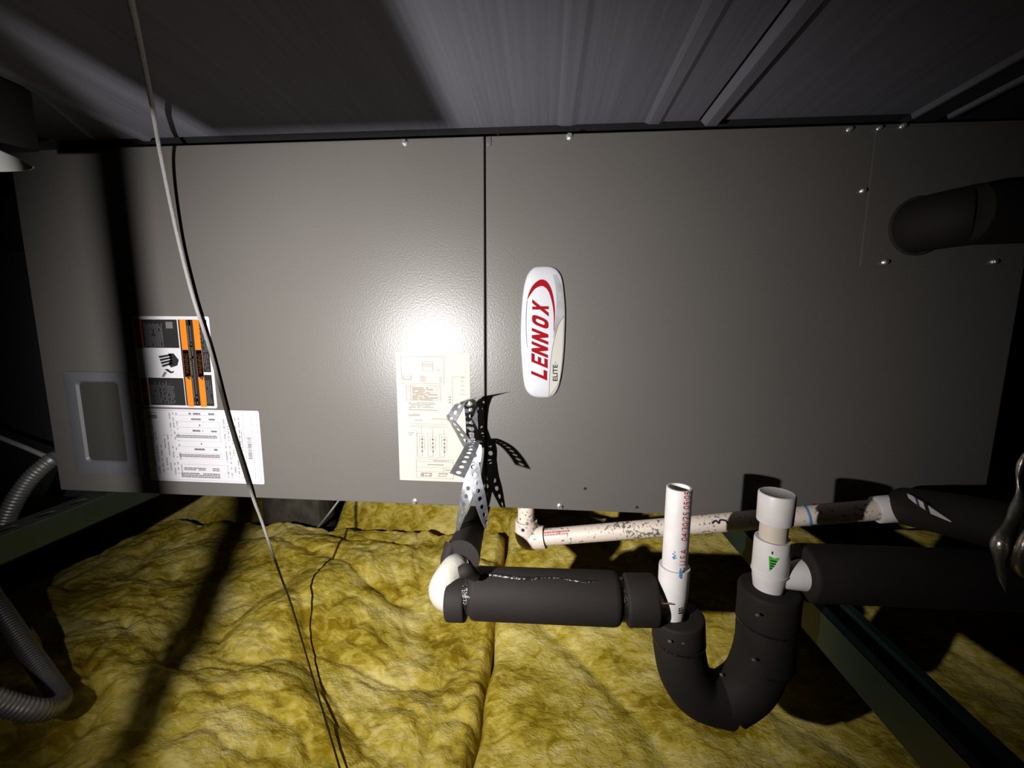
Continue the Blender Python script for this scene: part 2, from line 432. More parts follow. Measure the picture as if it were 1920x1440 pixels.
# small tab at the top of the seam
mk('seam_tab', B(.0022, .009, -.0016, .001, .527, .5385, .0006), 'panel', ah)
# access plate for the refrigerant lines, top right
ap = mk('access_plate', B(P(1641, 250).x, XR-.004, -.0012, .001, P(1640, 500).z, H-.004, .0005), 'panel', ah, False)
def screw(u, v, s=1.0, y=0.0):
    p = P(u, v); bm = bmesh.new(); a = Vector((p.x, y, p.z)); b = a+Vector((0, -1, 0))
    lathe(bm, a, b, [(-.0005, .0052*s), (.0010, .0052*s), (.0014, .0046*s), (.0016, .0)], 20)
    lathe(bm, a, b, [(.001, .0036*s), (.0044, .0036*s), (.0050, .0030*s), (.0050, .0)], 6)
    mk('screw', bm, 'zinc', ah, True, 25)
for q in ((759, 267, 0.9), (1068, 256, 0.9), (778, 940, 0.9), (1050, 949, 0.9)): screw(*q)
for q in ((1592, 243, .75), (1646, 242, .6), (1690, 238, .75), (1617, 358, .75), (1657, 492, .8), (1860, 491, .8)): screw(*q, y=-.0012 if q[0] > 1640 else 0)
for (u, v) in ((1097, 916), (1194, 951)):
    p = P(u, v); bm = LATHE((p.x, -.0006, p.z), (p.x, -1, p.z), [(0, .0023), (.0004, .0021), (.0004, 0)], 14)
    mk('screw_hole', bm, 'gap', ah)
# breaker cover bezel, lower left
def quadpts(u0, v0, u1, v1): a = P(u0, v0); b = P(u1, v1); return min(a.x, b.x), max(a.x, b.x), min(a.z, b.z), max(a.z, b.z)
bx0, bx1 = P(122, 697).x, P(258, 790).x; bz1, bz0 = P(185, 697).z, P(210, 889).z
def rrect(x0, x1, z0, z1, r, n=5):
    out = []
    for cx, cz, a0 in ((x1-r, z1-r, 0), (x0+r, z1-r, 90), (x0+r, z0+r, 180), (x1-r, z0+r, 270)):
        for k in range(n+1):
            a = math.radians(a0+90*k/n); out.append((cx+r*math.cos(a), cz+r*math.sin(a)))
    return out
def frame_mesh(rings):      # rings: list of (outline, y) -> lofted frame, last ring capped
    bm = bmesh.new(); R = [[bm.verts.new((x, y, z)) for x, z in o] for o, y in rings]
    n = len(R[0])
    for i in range(len(R)-1):
        for k in range(n): bm.faces.new((R[i][k], R[i][(k+1) % n], R[i+1][(k+1) % n], R[i+1][k]))
    return bm, R
iw = .021
bm, _ = frame_mesh([(rrect(bx0, bx1, bz0, bz1, .004), .0005), (rrect(bx0, bx1, bz0, bz1, .004), -.004),
                    (rrect(bx0+.002, bx1-.002, bz0+.002, bz1-.002, .004), -.005),
                    (rrect(bx0+iw, bx1-iw, bz0+iw, bz1-iw*.7, .008), -.005), (rrect(bx0+iw+.003, bx1-iw-.003, bz0+iw+.003, bz1-iw*.7-.003, .007), -.0012)])
bz = mk('breaker_bezel', bm, 'bezel', ah); bz['label'] = 'pale grey rectangular bezel frame'
bm = B(bx0+iw, bx1-iw, -.0016, -.0004, bz0+iw, bz1-iw*.7); mk('breaker_cover', bm, 'bezel_in', bz, False)

# ---- stickers: thin plates with flat print on them
def sticker(name, x0, x1, z0, z1, m, r=.003):
    bm, R = frame_mesh([(rrect(x0, x1, z0, z1, r), .0002), (rrect(x0, x1, z0, z1, r), -.0006)]); bm.faces.new(R[-1])
    return mk(name, bm, m, ah, False)
class Print:
    def __init__(s, x0, x1, z0, z1, y=-.0008): s.b = (x0, x1, z0, z1); s.y = y; s.bm = bmesh.new()
    def p(s, a, b): x0, x1, z0, z1 = s.b; return s.bm.verts.new((x0+(x1-x0)*a, s.y, z1-(z1-z0)*b))
    def rect(s, a0, b0, a1, b1): s.bm.faces.new([s.p(a0, b0), s.p(a1, b0), s.p(a1, b1), s.p(a0, b1)])
    def poly(s, pts): s.bm.faces.new([s.p(*q) for q in pts])
    def line(s, a0, b0, a1, b1, w):
        x0, x1, z0, z1 = s.b; d = Vector(((a1-a0)*(x1-x0), (b1-b0)*(z1-z0))); n = Vector((-d.y, d.x)).normalized()*w/2
        na, nb = n.x/(x1-x0), n.y/(z1-z0); s.poly([(a0-na, b0-nb), (a1-na, b1-nb), (a1+na, b1+nb), (a0+na, b0+nb)])
    def outline(s, a0, b0, a1, b1, w):
        s.line(a0, b0, a1, b0, w); s.line(a1, b0, a1, b1, w); s.line(a1, b1, a0, b1, w); s.line(a0, b1, a0, b0, w)
    def hrow(s, a0, a1, b, h, fill=.75, wd=.03):
        a = a0
        while a < a1:
            L = random.uniform(.4, 1.6)*wd
            if random.random() < fill: s.rect(a, b, min(a1, a+L*.85), b+h)
            a += L
    def vrow(s, b0, b1, a, wdt, fill=.75, ln=.03):
        b = b0
        while b < b1:
            L = random.uniform(.4, 1.6)*ln
            if random.random() < fill: s.rect(a, b, a+wdt, min(b1, b+L*.85))
            b += L
    def vtext(s, t, a0, a1, b0, b1):      # reads bottom to top
        def fn(x, y): q = (a1-(a1-a0)*y, b1-(b1-b0)*x); X0, X1, Z0, Z1 = s.b; return Vector((X0+(X1-X0)*q[0], s.y, Z1-(Z1-Z0)*q[1]))
        add_text(s.bm, t, fn)
    def done(s, name, m, parent):
        o = mk(name, s.bm, m, parent, False); o['kind'] = 'stuff'; return o

# warning sticker
wx0, wx1 = P(257, 677).x, P(400, 680).x; wz1, wz0 = P(320, 593).z, P(335, 764).z
st = sticker('warning_sticker', wx0, wx1, wz0, wz1, 'white'); st['label'] = 'orange, black and white warning sticker'
bb = (wx0, wx1, wz0, wz1)
pr = Print(*bb); pr.rect(.125, .035, .585, .34); pr.rect(.125, .67, .59, .975); pr.rect(.735, .035, .79, .975); pr.rect(.60, .035, .755, .975)
pr.rect(.845, .035, .965, .60); pr.rect(.845, .63, .965, .975); pr.done('black_print', 'ink', st)
pr = Print(*bb, y=-.0010)
pr.rect(.62, .035, .70, .985); pr.rect(.79, .035, .868, .985); pr.done('orange_print', 'orange', st)
pr = Print(*bb, y=-.0010); pr.rect(.02, .03, .125, .345); pr.rect(.02, .67, .115, .98)
pr.rect(.622, .36, .698, .655); pr.rect(.792, .36, .866, .655); pr.done('brown_orange_print', 'orange_dark', st)
pr = Print(*bb, y=-.00115)
for a0, a1, b0, b1 in ((.045, .10, .06, .28), (.045, .095, .70, .92), (.635, .685, .40, .62), (.805, .855, .40, .62)):
    pr.vtext('WARNING', a0, a1, b0, b1)
    pr.poly([(a0, b1+.045), (a1, b1+.02), (a1, b1+.07)])
pr.done('warning_lettering', 'orange_ink', st)
pr = Print(*bb, y=-.00115)
# hand caught in a blade pictogram
for k in range(4): pr.poly([(.30+.01*k, .43+.033*k), (.47, .405+.03*k), (.48, .425+.03*k), (.31+.01*k, .452+.033*k)])
pr.poly([(.43, .40), (.50, .40), (.56, .47), (.535, .53), (.45, .555), (.42, .52), (.45, .46)])
pr.poly([(.36, .575), (.40, .57), (.45, .60), (.48, .59), (.475, .61), (.44, .62), (.39, .595)])
pr.done('black_lettering', 'ink', st)
pr = Print(*bb, y=-.00115)
for k in range(13): pr.vrow(.075+.01*random.random()*(k % 3), .33, .15+k*.019, .008, .9, .02)
pr.rect(.44, .06, .53, .13)
for k in range(15): pr.vrow(.70+random.random()*.06, .96, .14+k*.022, .008, .9, .02)
for k in range(2): pr.vrow(.10, .96, .712+k*.032, .009, .85, .02)
for k in range(4): pr.vrow(.10+.03*k, .59, .872+k*.022, .007, .85, .02); pr.vrow(.69, .95, .872+k*.022, .007, .85, .02)
pr.poly([(.31, .66), (.355, .60), (.385, .61), (.345, .66)])
pr.done('small_print', 'ink_soft', st)

# rating plate
rx0, rx1 = P(276, 833).x, P(491, 840).x; rz1, rz0 = P(378, 768).z, P(390, 904).z
st = sticker('rating_sticker', rx0, rx1, rz0, rz1, 'white'); st['label'] = 'white rating sticker with fine print and barcode'
bb = (rx0, rx1, rz0, rz1)
pr = Print(*bb); pr.outline(.012, .02, .975, .975, .0004); pr.line(.86, .02, .86, .975, .0004); pr.line(.93, .05, .93, .92, .0004)
for b in (.08, .165, .245, .325, .43, .51, .60, .67, .755): pr.line(.27, b, .66, b, .00035)
pr.line(.655, .165, .655, .43, .00035); pr.line(.02, .40, .12, .40, .00035)
for k in range(5): pr.vrow(.10, .92, .69+k*.032, .010, .55, .018)
for k in range(2): pr.vrow(.28, .55, .815+k*.02, .007, .8, .02)
for k in range(3): pr.vrow(.05, .45, .04+k*.022, .010, .4, .02); pr.vrow(.50, .95, .05+k*.035, .012, .55, .025)
for k in range(2): pr.vrow(.35, .85, .16+k*.03, .010, .6, .03)
for k in range(3): pr.vrow(.05, .92, .225+k*.03, .010, .5, .03)
pr.done('fine_print', 'ink_pale', st)
pr = Print(*bb, y=-.00095)
pr.hrow(.40, .50, .045, .025, .95, .015); pr.hrow(.40, .50, .12, .022, .95, .015); pr.hrow(.57, .62, .045, .025, .9, .015); pr.hrow(.57, .62, .12, .022, .9, .015)
pr.hrow(.48, .49, .20, .025, 1, .01); pr.hrow(.42, .51, .275, .025, .95, .012); pr.hrow(.58, .63, .28, .022, .95, .012)
for k in range(2): pr.hrow(.27, .625, .35+k*.022, .014, .97, .02); pr.hrow(.28, .635, .615+k*.022, .014, .97, .02)
pr.hrow(.48, .49, .455, .022, 1, .01); pr.hrow(.42, .51, .53, .025, .95, .012); pr.hrow(.59, .62, .53, .025, .95, .012)
for k in range(2): pr.hrow(.31, .50, .80+k*.022, .014, .95, .02); pr.hrow(.56, .62, .80+k*.025, .014, .9, .02)
for k in range(3): pr.hrow(.28, .62, .875+k*.024, .015, .95, .02)
pr.vrow(.05, .14, .03, .09, .5, .02)
b = .36
while b < .66:
    t = random.choice((.006, .010, .014)); pr.rect(.880+.008*random.random(), b, .917, b+t); b += t+random.choice((.006, .009))
pr.done('dark_print', 'ink_soft', st)

# wiring diagram sticker
dx0, dx1 = P(746, 780).x, P(882, 780).x; dz1, dz0 = P(810, 661).z, P(818, 902).z
st = sticker('diagram_sticker', dx0, dx1, dz0, dz1, 'cream', .0015); st['label'] = 'cream wiring diagram sticker under the perforated strap'
bb = (dx0, dx1, dz0, dz1); T = .00042
pr = Print(*bb)
pr.outline(.07, .03, .65, .235, T); pr.outline(.36, .07, .50, .14, T); pr.outline(.09, .17, .20, .205, T); pr.outline(.09, .185, .20, .205, T)
for k in range(3): pr.outline(.37+k*.045, .085, .40+k*.045, .105, T)
for k in range(4): pr.line(.32, .175+k*.012, .40, .185+k*.012, T); pr.line(.40, .175+k*.012, .32, .185+k*.012, T)
for k in range(2): pr.outline(.59, .185+k*.022, .615, .20+k*.022, T); pr.line(.55, .13, .60, .135, T)
pr.outline(.13, .25, .60, .365, T); pr.line(.19, .25, .19, .365, T); pr.line(.22, .25, .22, .365, T)
for k in range(8): pr.line(.13, .262+k*.0128, .60, .262+k*.0128, T*.7); pr.hrow(.225, .225+random.uniform(.12, .36), .265+k*.0128, .006, .9, .02)
for k, L in enumerate((.36, .36, .30, .34, .03)): pr.hrow(.16, .16+L, .38+k*.0115, .005, .92, .025)
pr.hrow(.16, .55, .435, .005, .92, .025); pr.hrow(.15, .32, .47, .005, .9, .025); pr.hrow(.15, .30, .48, .005, .9, .025)
pr.hrow(.48, .78, .503, .004, .9, .02)
pr.line(.76, .18, .94, .18, T); pr.line(.76, .18, .76, .44, T)
for k in range(5): pr.line(.87, .18+k*.032, .93, .185+k*.032, T*1.4)
for k in range(3): pr.line(.16, .545+k*.013, .70, .545+k*.013, T); pr.rect(.73-.02, .33+k*.02, .74, .338+k*.02)
pr.hrow(.24, .34, .515, .005, .9, .02); pr.hrow(.14, .22, .615, .005, .9, .02); pr.hrow(.15, .2, .63, .005, .9, .02)
for k, a in enumerate((.33, .48, .64)):
    pr.line(a, .56+.01*k, a, .66, T); pr.outline(a-.035, .645, a+.035, .745, T); pr.line(a-.035, .67, a+.035, .67, T); pr.line(a-.035, .72, a+.035, .72, T)
    pr.line(a, .66, a, .80, T*1.4); pr.line(a-.07, .62, a-.07, .80, T); pr.line(a-.07, .80, a, .80, T); pr.line(a-.07, .62, a, .62, T)
    for j in range(4): pr.rect(a-.012, .66+j*.032, a+.012, .67+j*.032)
pr.line(.26, .60, .26, .81, T); pr.line(.26, .81, .64, .81, T)
pr.outline(.24, .825, .76, .975, T); pr.line(.24, .845, .76, .845, T); pr.line(.24, .89, .76, .89, T); pr.line(.24, .925, .76, .925, T); pr.line(.62, .89, .62, .925, T)
pr.hrow(.48, .70, .832, .006, .95, .02); pr.hrow(.40, .62, .864, .007, .95, .03); pr.hrow(.64, .72, .905, .006, .95, .02)
for k in range(3): pr.hrow(.30, .46, .934+k*.011, .008, .85, .04)
pr.hrow(.55, .68, .934, .008, .95, .03); pr.hrow(.54, .67, .95, .004, .9, .02); pr.hrow(.54, .67, .958, .004, .9, .02)
pr.done('diagram_print', 'ink_brown', st)

# ---- emblem
def EZ(zx, zy, y=0.0):          # emblem drawing units
    p = P(940+zx/4.963, 480+zy/4.966); return Vector((p.x, y, p.z))
out = [(355, 102), (420, 100), (475, 108), (520, 135), (552, 180), (570, 245), (582, 340), (591, 450), (594, 560), (590, 700), (584, 850),
       (572, 1000), (556, 1120), (535, 1210), (505, 1270), (465, 1303), (410, 1313), (345, 1312), (290, 1300), (245, 1265), (218, 1210),
       (203, 1120), (193, 1000), (184, 860), (181, 720), (185, 580), (193, 450), (205, 330), (222, 240), (245, 175), (280, 130), (315, 108)]
def closed_smooth(pts, n=3):
    o = []; N = len(pts)
    for i in range(N):
        a, b, c, d = [Vector(pts[(i+k-1) % N]) for k in range(4)]
        for k in range(n):
            t = k/n; o.append(.5*((2*b)+(c-a)*t+(2*a-5*b+4*c-d)*t*t+(3*b-a-3*c+d)*t**3))
    return o
OUT = closed_smooth(out); cc = Vector((388, 705))
def em_y(zx, zy):               # gently domed face
    return -.0042 - .0008*max(0, 1-((zx-388)/210)**2)
rings = []
for sc, y in ((1.0, .0003), (1.0, -.0024), (.985, -.0036), (.965, -.0041)):
    rings.append([EZ(*(cc+(q-cc)*sc), y) for q in OUT])
bm = bmesh.new(); RV = [[bm.verts.new(v) for v in r] for r in rings]; n = len(OUT)
for sc in (.86, .7, .5, .25): RV.append([bm.verts.new(EZ(*(cc+(q-cc)*sc), em_y(*(cc+(q-cc)*sc)))) for q in OUT])
for i in range(len(RV)-1):
    for k in range(n): bm.faces.new((RV[i][k], RV[i][(k+1) % n], RV[i+1][(k+1) % n], RV[i+1][k]))
bm.faces.new(RV[-1])
em = mk('emblem', bm, 'silver', ah, True, 40); em['label'] = 'oval silver emblem with red lettering'
def em_poly(bm, pts, lift=.0005, tri=True):
    vs = [bm.verts.new(EZ(x, y, em_y(x, y)-lift)) for x, y in pts]
    f = bm.faces.new(vs)
    return f
def strip(bm, A, Bp, lift):      # two edge polylines of equal length
    va = [bm.verts.new(EZ(x, y, em_y(x, y)-lift)) for x, y in A]; vb = [bm.verts.new(EZ(x, y, em_y(x, y)-lift)) for x, y in Bp]
    for i in range(len(A)-1): bm.faces.new((va[i], va[i+1], vb[i+1], vb[i]))
def cr(pts, n=6): return [(v.x, v.y) for v in smooth_path([Vector((a, b, 0)) for a, b in pts], n)]
bm = bmesh.new()
strip(bm, cr([(478, 175), (505, 300), (512, 420), (505, 560), (490, 690), (480, 760)]), cr([(510, 180), (555, 280), (573, 400), (577, 540), (540, 615), (484, 770)]), .0003)
mk('grey_field', bm, 'silver_dark', em, False)
bm = bmesh.new()
strip(bm, cr([(577, 552), (530, 640), (492, 770), (466, 900), (452, 1040), (446, 1170), (443, 1298)]), cr([(578, 560), (576, 660), (572, 780), (566, 900), (555, 1040), (535, 1170), (450, 1296)]), .0004)
mk('cream_field', bm, 'emblem_cream', em, False)
bm = bmesh.new()
oA = [(240, 410), (262, 335), (300, 270), (365, 223), (425, 245), (468, 325), (492, 450), (497, 560), (487, 695)]
oB = [(242, 410), (272, 360), (315, 308), (368, 284), (408, 296), (444, 345), (474, 450), (487, 560), (485, 695)]
strip(bm, cr(oA), cr(oB), .0006)
mk('red_swoosh', bm, 'red', em, False)
# lettering: reads bottom to top, slanted
def LT(s, t): return (s, t)
def letter(quads, s0, w, base, cap):
    bm = bmesh.new()
    for q in quads:
        pts = []
        for (a, b) in q:
            pts.append((base-(base-cap)*b, s0-(a*w+b*62)))
        em_poly(bm, pts, .0006)
    mk('letter', bm, 'red', em, False)
st_ = .33
Lq = [[(0, 0), (st_, 0), (st_, 1), (0, 1)], [(st_, 0), (1, 0), (1, .22), (st_, .22)]]
Eq = [[(0, 0), (.3, 0), (.3, 1), (0, 1)], [(.3, 0), (1, 0), (1, .2), (.3, .2)], [(.3, .4), (.88, .4), (.88, .6), (.3, .6)], [(.3, .8), (1, .8), (1, 1), (.3, 1)]]
Nq = [[(0, 0), (.30, 0), (.30, 1), (0, 1)], [(.70, 0), (1, 0), (1, 1), (.70, 1)], [(.30, 1), (.30, .52), (.70, 0), (.70, .48)]]
Xq = [[(-.03, 0), (.34, 0), (1.03, 1), (.66, 1)], [(.70, 0), (1, 0), (.62, .58), (.42, .42)], [(0, 1), (.30, 1), (.56, .60), (.38, .42)]]
letter(Lq, 1155, 86, 425, 278); letter(Eq, 1043, 82, 430, 280); letter(Nq, 948, 96, 433, 282); letter(Nq, 826, 96, 436, 284)
O1, O2 = [], []
for k in range(28):
    a = 2*math.pi*k/28; c, s = math.cos(a), math.sin(a)
    f = lambda v, e: math.copysign(abs(v)**e, v)
    O1.append((.5+.5*f(c, .62), .5+.5*f(s, .62))); O2.append((.5+.19*f(c, .62), .5+.27*f(s, .62)))
letter([[O1[k], O1[(k+1) % 28], O2[(k+1) % 28], O2[k]] for k in range(28)], 690, 92, 438, 286)
letter(Xq, 562, 92, 440, 288)
bm = bmesh.new()
add_text(bm, 'ELITE', lambda a, b: EZ(522-44*b, 1160-152*a, em_y(510, 1100)-.0006), 0, .022); add_text(bm, '\u00ae', lambda a, b: EZ(510-14*b, 998-14*a, em_y(510, 1000)-.0006))
mk('dark_lettering', bm, 'ink', em, False)
bm = bmesh.new(); strip(bm, cr([(238, 415), (231, 520), (229, 640), (233, 760), (241, 850)]), cr([(242, 415), (236, 520), (234, 640), (237, 760), (243, 850)]), .0006)
strip(bm, cr([(583, 560), (534, 640), (496, 770), (470, 900), (456, 1040), (449, 1170), (446, 1300)]), cr([(578, 558), (530, 638), (492, 768), (466, 898), (452, 1038), (445, 1168), (442, 1300)]), .0006)
mk('grey_line', bm, 'ink_soft', em, False)

# ------------------------------------------------------------------ condensate drain trap (foam covered)
Y1 = -0.16
dt = thing('drain_trap', (.25, Y1, -.19), 'white pipe condensate trap wrapped in black foam with capped cleanout and open vent', 'drain trap')
def foam(name, a, b, r, ri=.0135, e=.006, label=None, seg=36, par=None):
    a, b = Vector(a), Vector(b); o = mk(name, LATHE(a, b, foam_prof((b-a).length, r, ri, e), seg), 'foam', par or dt, True, 60)
    if label: o['label'] = label
    return o
# horizontal run
zc = P(1020, 1117, Y1).z
xa, xb, xc_, xd, xe = P(840, 1120, Y1).x, P(876, 1120, Y1).x, P(886, 1120, Y1).x, P(1163, 1116, Y1).x, P(1231, 1112, Y1).x
foam('foam_sleeve', (xa, Y1-.002, zc-.010), (xb, Y1-.002, zc-.009), .0245, e=.003)
main = foam('foam_sleeve', (xc_-.003, Y1, zc-.001), (xd, Y1, zc+.002), .0298, e=.009)
foam('foam_sleeve', (xd+.005, Y1, zc+.001), (xe, Y1, zc+.003), .0285, e=.004)
bm = bmesh.new()
path = [Vector((xc_+.002+(xd-xc_-.03)*i/40, Y1-.0095+.002*math.sin(i*.3), zc+.0278+.0012*noise.noise(Vector((i*.8, 0, 0))))) for i in range(41)]
tube(bm, path, lambda t: .0022+.0012*noise.noise(Vector((t*40, 3, 0))), 8)
mk('glued_seam', bm, 'black_gloss', main)
mk('tape_band', LATHE((xb-.003, Y1, zc-.004), (xc_+.004, Y1, zc-.004), [(0, .0225), (.0165, .0235)]), 'black_gloss', dt)
mk('tape_band', LATHE((xd-.004, Y1, zc+.001), (xd+.009, Y1, zc+.001), [(0, .0235), (.013, .0235)]), 'black_gloss', dt)
p = P(877, 1119, Y1-.0245); mk('staple', B(p.x-.0035, p.x+.0035, Y1-.0262, Y1-.0235, p.z-.0010, p.z+.0010, .0005), 'zinc', dt)
mk('inner_pipe', LATHE((xa-.004, Y1, zc), (xe+.008, Y1, zc+.002), [(0, .0), (0, .01335), (xe-xa+.012, .01335), (xe-xa+.012, 0)]), 'pvc', dt)
# taped white elbow
e0 = Vector((xa+.018, Y1-.001, zc-.008)); e1 = Vector((xa-.001, Y1+.004, zc-.003)); e2 = Vector((-.0205, Y1+.024, zc+.012)); e3 = P(866, 1066, -.128)
mk('elbow', TUBE([e0, e1, e2, e3], lambda t: .0195+.002*math.sin(t*5), 32, 10, .0040), 'tape', dt).__setitem__('label', 'white taped elbow')
bm = bmesh.new(); pth = [P(862, 1074, -.19), P(876, 1070, -.188), P(893, 1079, -.18)]
tube(bm, smooth_path(pth, 6), lambda t: .0085-.003*abs(t-.4), 12, True, .002, 3); mk('foam_scrap', bm, 'foam', dt)
# insulated run going back below the unit
ra, rb, rc = P(862, 1050, -.128), P(882, 1000, 0.0), P(900, 955, .2)
bm = bmesh.new(); tube(bm, smooth_path([ra, rb, rc, rc+(rc-rb)*1.2], 10), lambda t: .0245-.0045*min(1, t*2.5), 32, True, .0010, 5)
mk('foam_sleeve', bm, 'foam', dt).__setitem__('label', 'foam sleeve running back under the unit')
# split lip of that sleeve, hugging the elbow on the left
bm = bmesh.new(); tube(bm, smooth_path([P(848, 1020, -.115), P(839, 1045, -.125), P(833, 1068, -.135), P(835, 1086, -.142)], 6), lambda t: .0105*(1-.55*t), 12, True, .001, 8)
mk('foam_lip', bm, 'foam', dt)

# vent riser (open top) and its tee
vx = P(1268.5, 1000, Y1).x; vt = P(1268, 913, Y1).z; vb = P(1270, 1060, Y1).z; vl = P(1271, 1156, Y1).z
R0 = .0137
mk('vent_pipe', LATHE((vx, Y1, vl+.01), (vx, Y1, 1), [(0, R0), (vt-vl-.0105, R0), (vt-vl-.010, R0-.0005), (vt-vl-.010, R0-.0026), (vt-vl-.0105, R0-.003), (.02, R0-.003), (.02, 0)], 40), 'pvc', dt, True, 40)
mk('vent_tee', LATHE((vx, Y1, vl-.004), (vx, Y1, 1), [(0, .0128), (.006, .0132), (.022, .0152), (.034, .0165), (vb-vl+.002, .0168), (vb-vl+.004, .0166), (vb-vl+.004, R0+.0002), (vb-vl-.01, R0)], 36), 'pvc', dt, True, 40)
mk('tee_socket', LATHE((vx-.004, Y1, zc+.002), (xe-.006, Y1, zc+.002), [(0, .014), (vx-xe+.004, .0155), (vx-xe+.004, 0)], 28), 'pvc', dt)
mk('tie_wire', TUBE([P(1240, 1132, Y1-.0205), P(1252, 1132, Y1-.0195), P(1264, 1133, Y1-.0165)], .0008, 8, 4), 'copper', dt)
def cyl_text(bm, s, cx, cy, r, z0, L, phi0, h, off=.0005):
    def fn(a, b):
        ph = phi0 - b*h/r; q = r+off; return Vector((cx+q*math.sin(ph), cy-q*math.cos(ph), z0+a*L))
    add_text(bm, s, fn, .12)
def cyl_quad(bm, cx, cy, r, ph0, ph1, z0, z1, off=.0004, n=3):
    A = [[bm.verts.new((cx+(r+off)*math.sin(ph0+(ph1-ph0)*k/n), cy-(r+off)*math.cos(ph0+(ph1-ph0)*k/n), z)) for k in range(n+1)] for z in (z0, z1)]
    for k in range(n): bm.faces.new((A[0][k], A[0][k+1], A[1][k+1], A[1][k]))
bm = bmesh.new(); zt = lambda v: P(1270, v, Y1-R0).z
phi = .52
cyl_text(bm, 'U.S.A.', vx, Y1, R0, zt(1060), zt(1028)-zt(1060), phi, .0066)
cyl_text(bm, '04/30/25 05:05', vx, Y1, R0, zt(1014), zt(921)-zt(1014), phi, .0066)
mk('red_lettering', bm, 'red_ink', dt, False)
bm = bmesh.new()
for k in range(8):
    a = 1062+k*2.2; cyl_quad(bm, vx, Y1, .0167, .02+.05*math.sin(k*2), .12+.07*math.sin(k*3), zt(a+4), zt(a), .0006)
for k in range(7):
    a = 1035+k*2.1; cyl_quad(bm, vx, Y1, R0, -.42+.12*math.sin(k*2.2), -.34+.12*math.sin(k*2.9), zt(a+2), zt(a), .0006)
for k in range(6): cyl_quad(bm, vx, Y1, .0152, -.15+.05*math.sin(k*2), -.02+.05*math.sin(k*3), zt(1115+k*3), zt(1112+k*3), .0008)
mk('blue_scribble', bm, 'blue_ink', dt, False)
bm = bmesh.new(); random.seed(3)
for ph, v0, v1 in ((.16, 1112, 1150), (.34, 1112, 1150)):
    v = v0
    while v < v1:
        L = random.uniform(1.5, 4); rr = .0146
        cyl_quad(bm, vx, Y1, rr, ph, ph+.13, zt(v+L), zt(v), .0010); v += L+random.uniform(.6, 1.6)
mk('black_lettering', bm, 'ink', dt, False)

# U trap in foam
def FP(pts, y=Y1): return [P(u, v, y) for u, v in pts]
tl = TUBE(FP([(1271, 1178), (1273, 1215), (1284, 1262), (1312, 1298), (1368, 1313)]), .0287, 36, 9, .0006, 2)
mk('foam_elbow', tl, 'foam', dt, True, 60)
tr = TUBE(FP([(1437, 1165), (1432, 1205), (1420, 1250), (1400, 1285), (1362, 1312)]), .0295, 36, 9, .0006, 4)
mk('foam_elbow', tr, 'foam', dt, True, 60)
a, b = P(1270.5, 1152, Y1), P(1272, 1194, Y1)
foam('foam_sleeve', b, a, .0293, .0125, .003)
a, b = P(1443, 1100, Y1), P(1438, 1164, Y1)
foam('foam_sleeve', b, a, .0315, .016, .004)
m1 = P(1437, 1160, Y1); foam('foam_sleeve', P(1432, 1238, Y1), m1, .0305, .013, .003)
for u, v, r in ((1272, 1196, .0292), (1437, 1162, .0312), (1432, 1237, .0304)):
    c = P(u, v, Y1); mk('tie_band', LATHE(c-Vector((0, 0, .0016)), c+Vector((0, 0, 1)), [(0, r-.002), (.0005, r+.0004), (.0027, r+.0004), (.0032, r-.002)], 36), 'black_gloss', dt)
for u, v, r in ((1256, 1203, .0300), (1281, 1206, .0300), (1421, 1154, .032), (1414, 1238, .0312), (1353, 1266, .006)):
    c = P(u, v, Y1-r*.95); mk('staple', B(c.x-.0018, c.x+.0018, c.y-.001, c.y+.002, c.z-.0011, c.z+.0011, .0006), 'zinc' if u == 1353 else 'strap', dt)
# cleanout: tee, short pipe, cap
tx = P(1444, 1060, Y1).x; TZ = lambda v: P(1450, v, Y1-.016).z
zb, z1, z2, z3 = TZ(1118), TZ(1022), TZ(988), P(1460, 922, Y1).z
mk('cleanout_tee', LATHE((tx, Y1, zb), (tx, Y1, 1), [(0, .0150), (.012, .0168), (.0185, .0172), (.0187, .0180), (z1-zb-.002, .0180), (z1-zb, .0176), (z1-zb, .0143), (z1-zb-.01, .0140)], 40), 'pvc', dt, True, 40)
mk('cleanout_pipe', LATHE((tx, Y1, z1-.012), (tx, Y1, 1), [(0, .0139), (z2-z1+.02, .0139)], 40), 'pvc_cream', dt)
mk('cleanout_cap', LATHE((tx, Y1, z2-.001), (tx, Y1, 1), [(.004, .0141), (0, .0145), (0, .0172), (.001, .0177), (z3-z2-.002, .0182), (z3-z2-.0008, .0178), (z3-z2, .0166), (z3-z2-.0006, .0150), (z3-z2-.0006, 0)], 44), 'pvc', dt, True, 30)
ba = Vector((tx+.006, Y1-.001, P(1460, 1083, Y1).z)); bb_ = Vector((P(1513, 1076, Y1).x, Y1-.001, P(1513, 1077, Y1).z))
bl = (bb_-ba).length
mk('tee_branch', LATHE(ba, bb_, [(0, .0110), (.010, .0125), (bl-.004, .0168), (bl, .0166), (bl, .0140), (bl-.01, .0138)], 36), 'pvc', dt, True, 40)
bm = bmesh.new()
for k in range(6):
    f0, f1 = k/6, (k+1)/6
    z_t = TZ(1044)+(TZ(1071)-TZ(1044))*f0; z_b = TZ(1044)+(TZ(1071)-TZ(1044))*f1
    wl = lambda f: (-.62+.10*f, -.08-.42*f)
    A0, A1 = wl(f0); B0, B1 = wl(f1); vv = []
    for ph, z in ((A0, z_t), (A1, z_t), (B1, z_b), (B0, z_b)): vv.append(bm.verts.new((tx+.0185*math.sin(ph), Y1-.0185*math.cos(ph), z)))
    bm.faces.new(vv)
mk('green_sticker', bm, 'green', dt, False).__setitem__('label', 'green triangle sticker')
bm = bmesh.new()
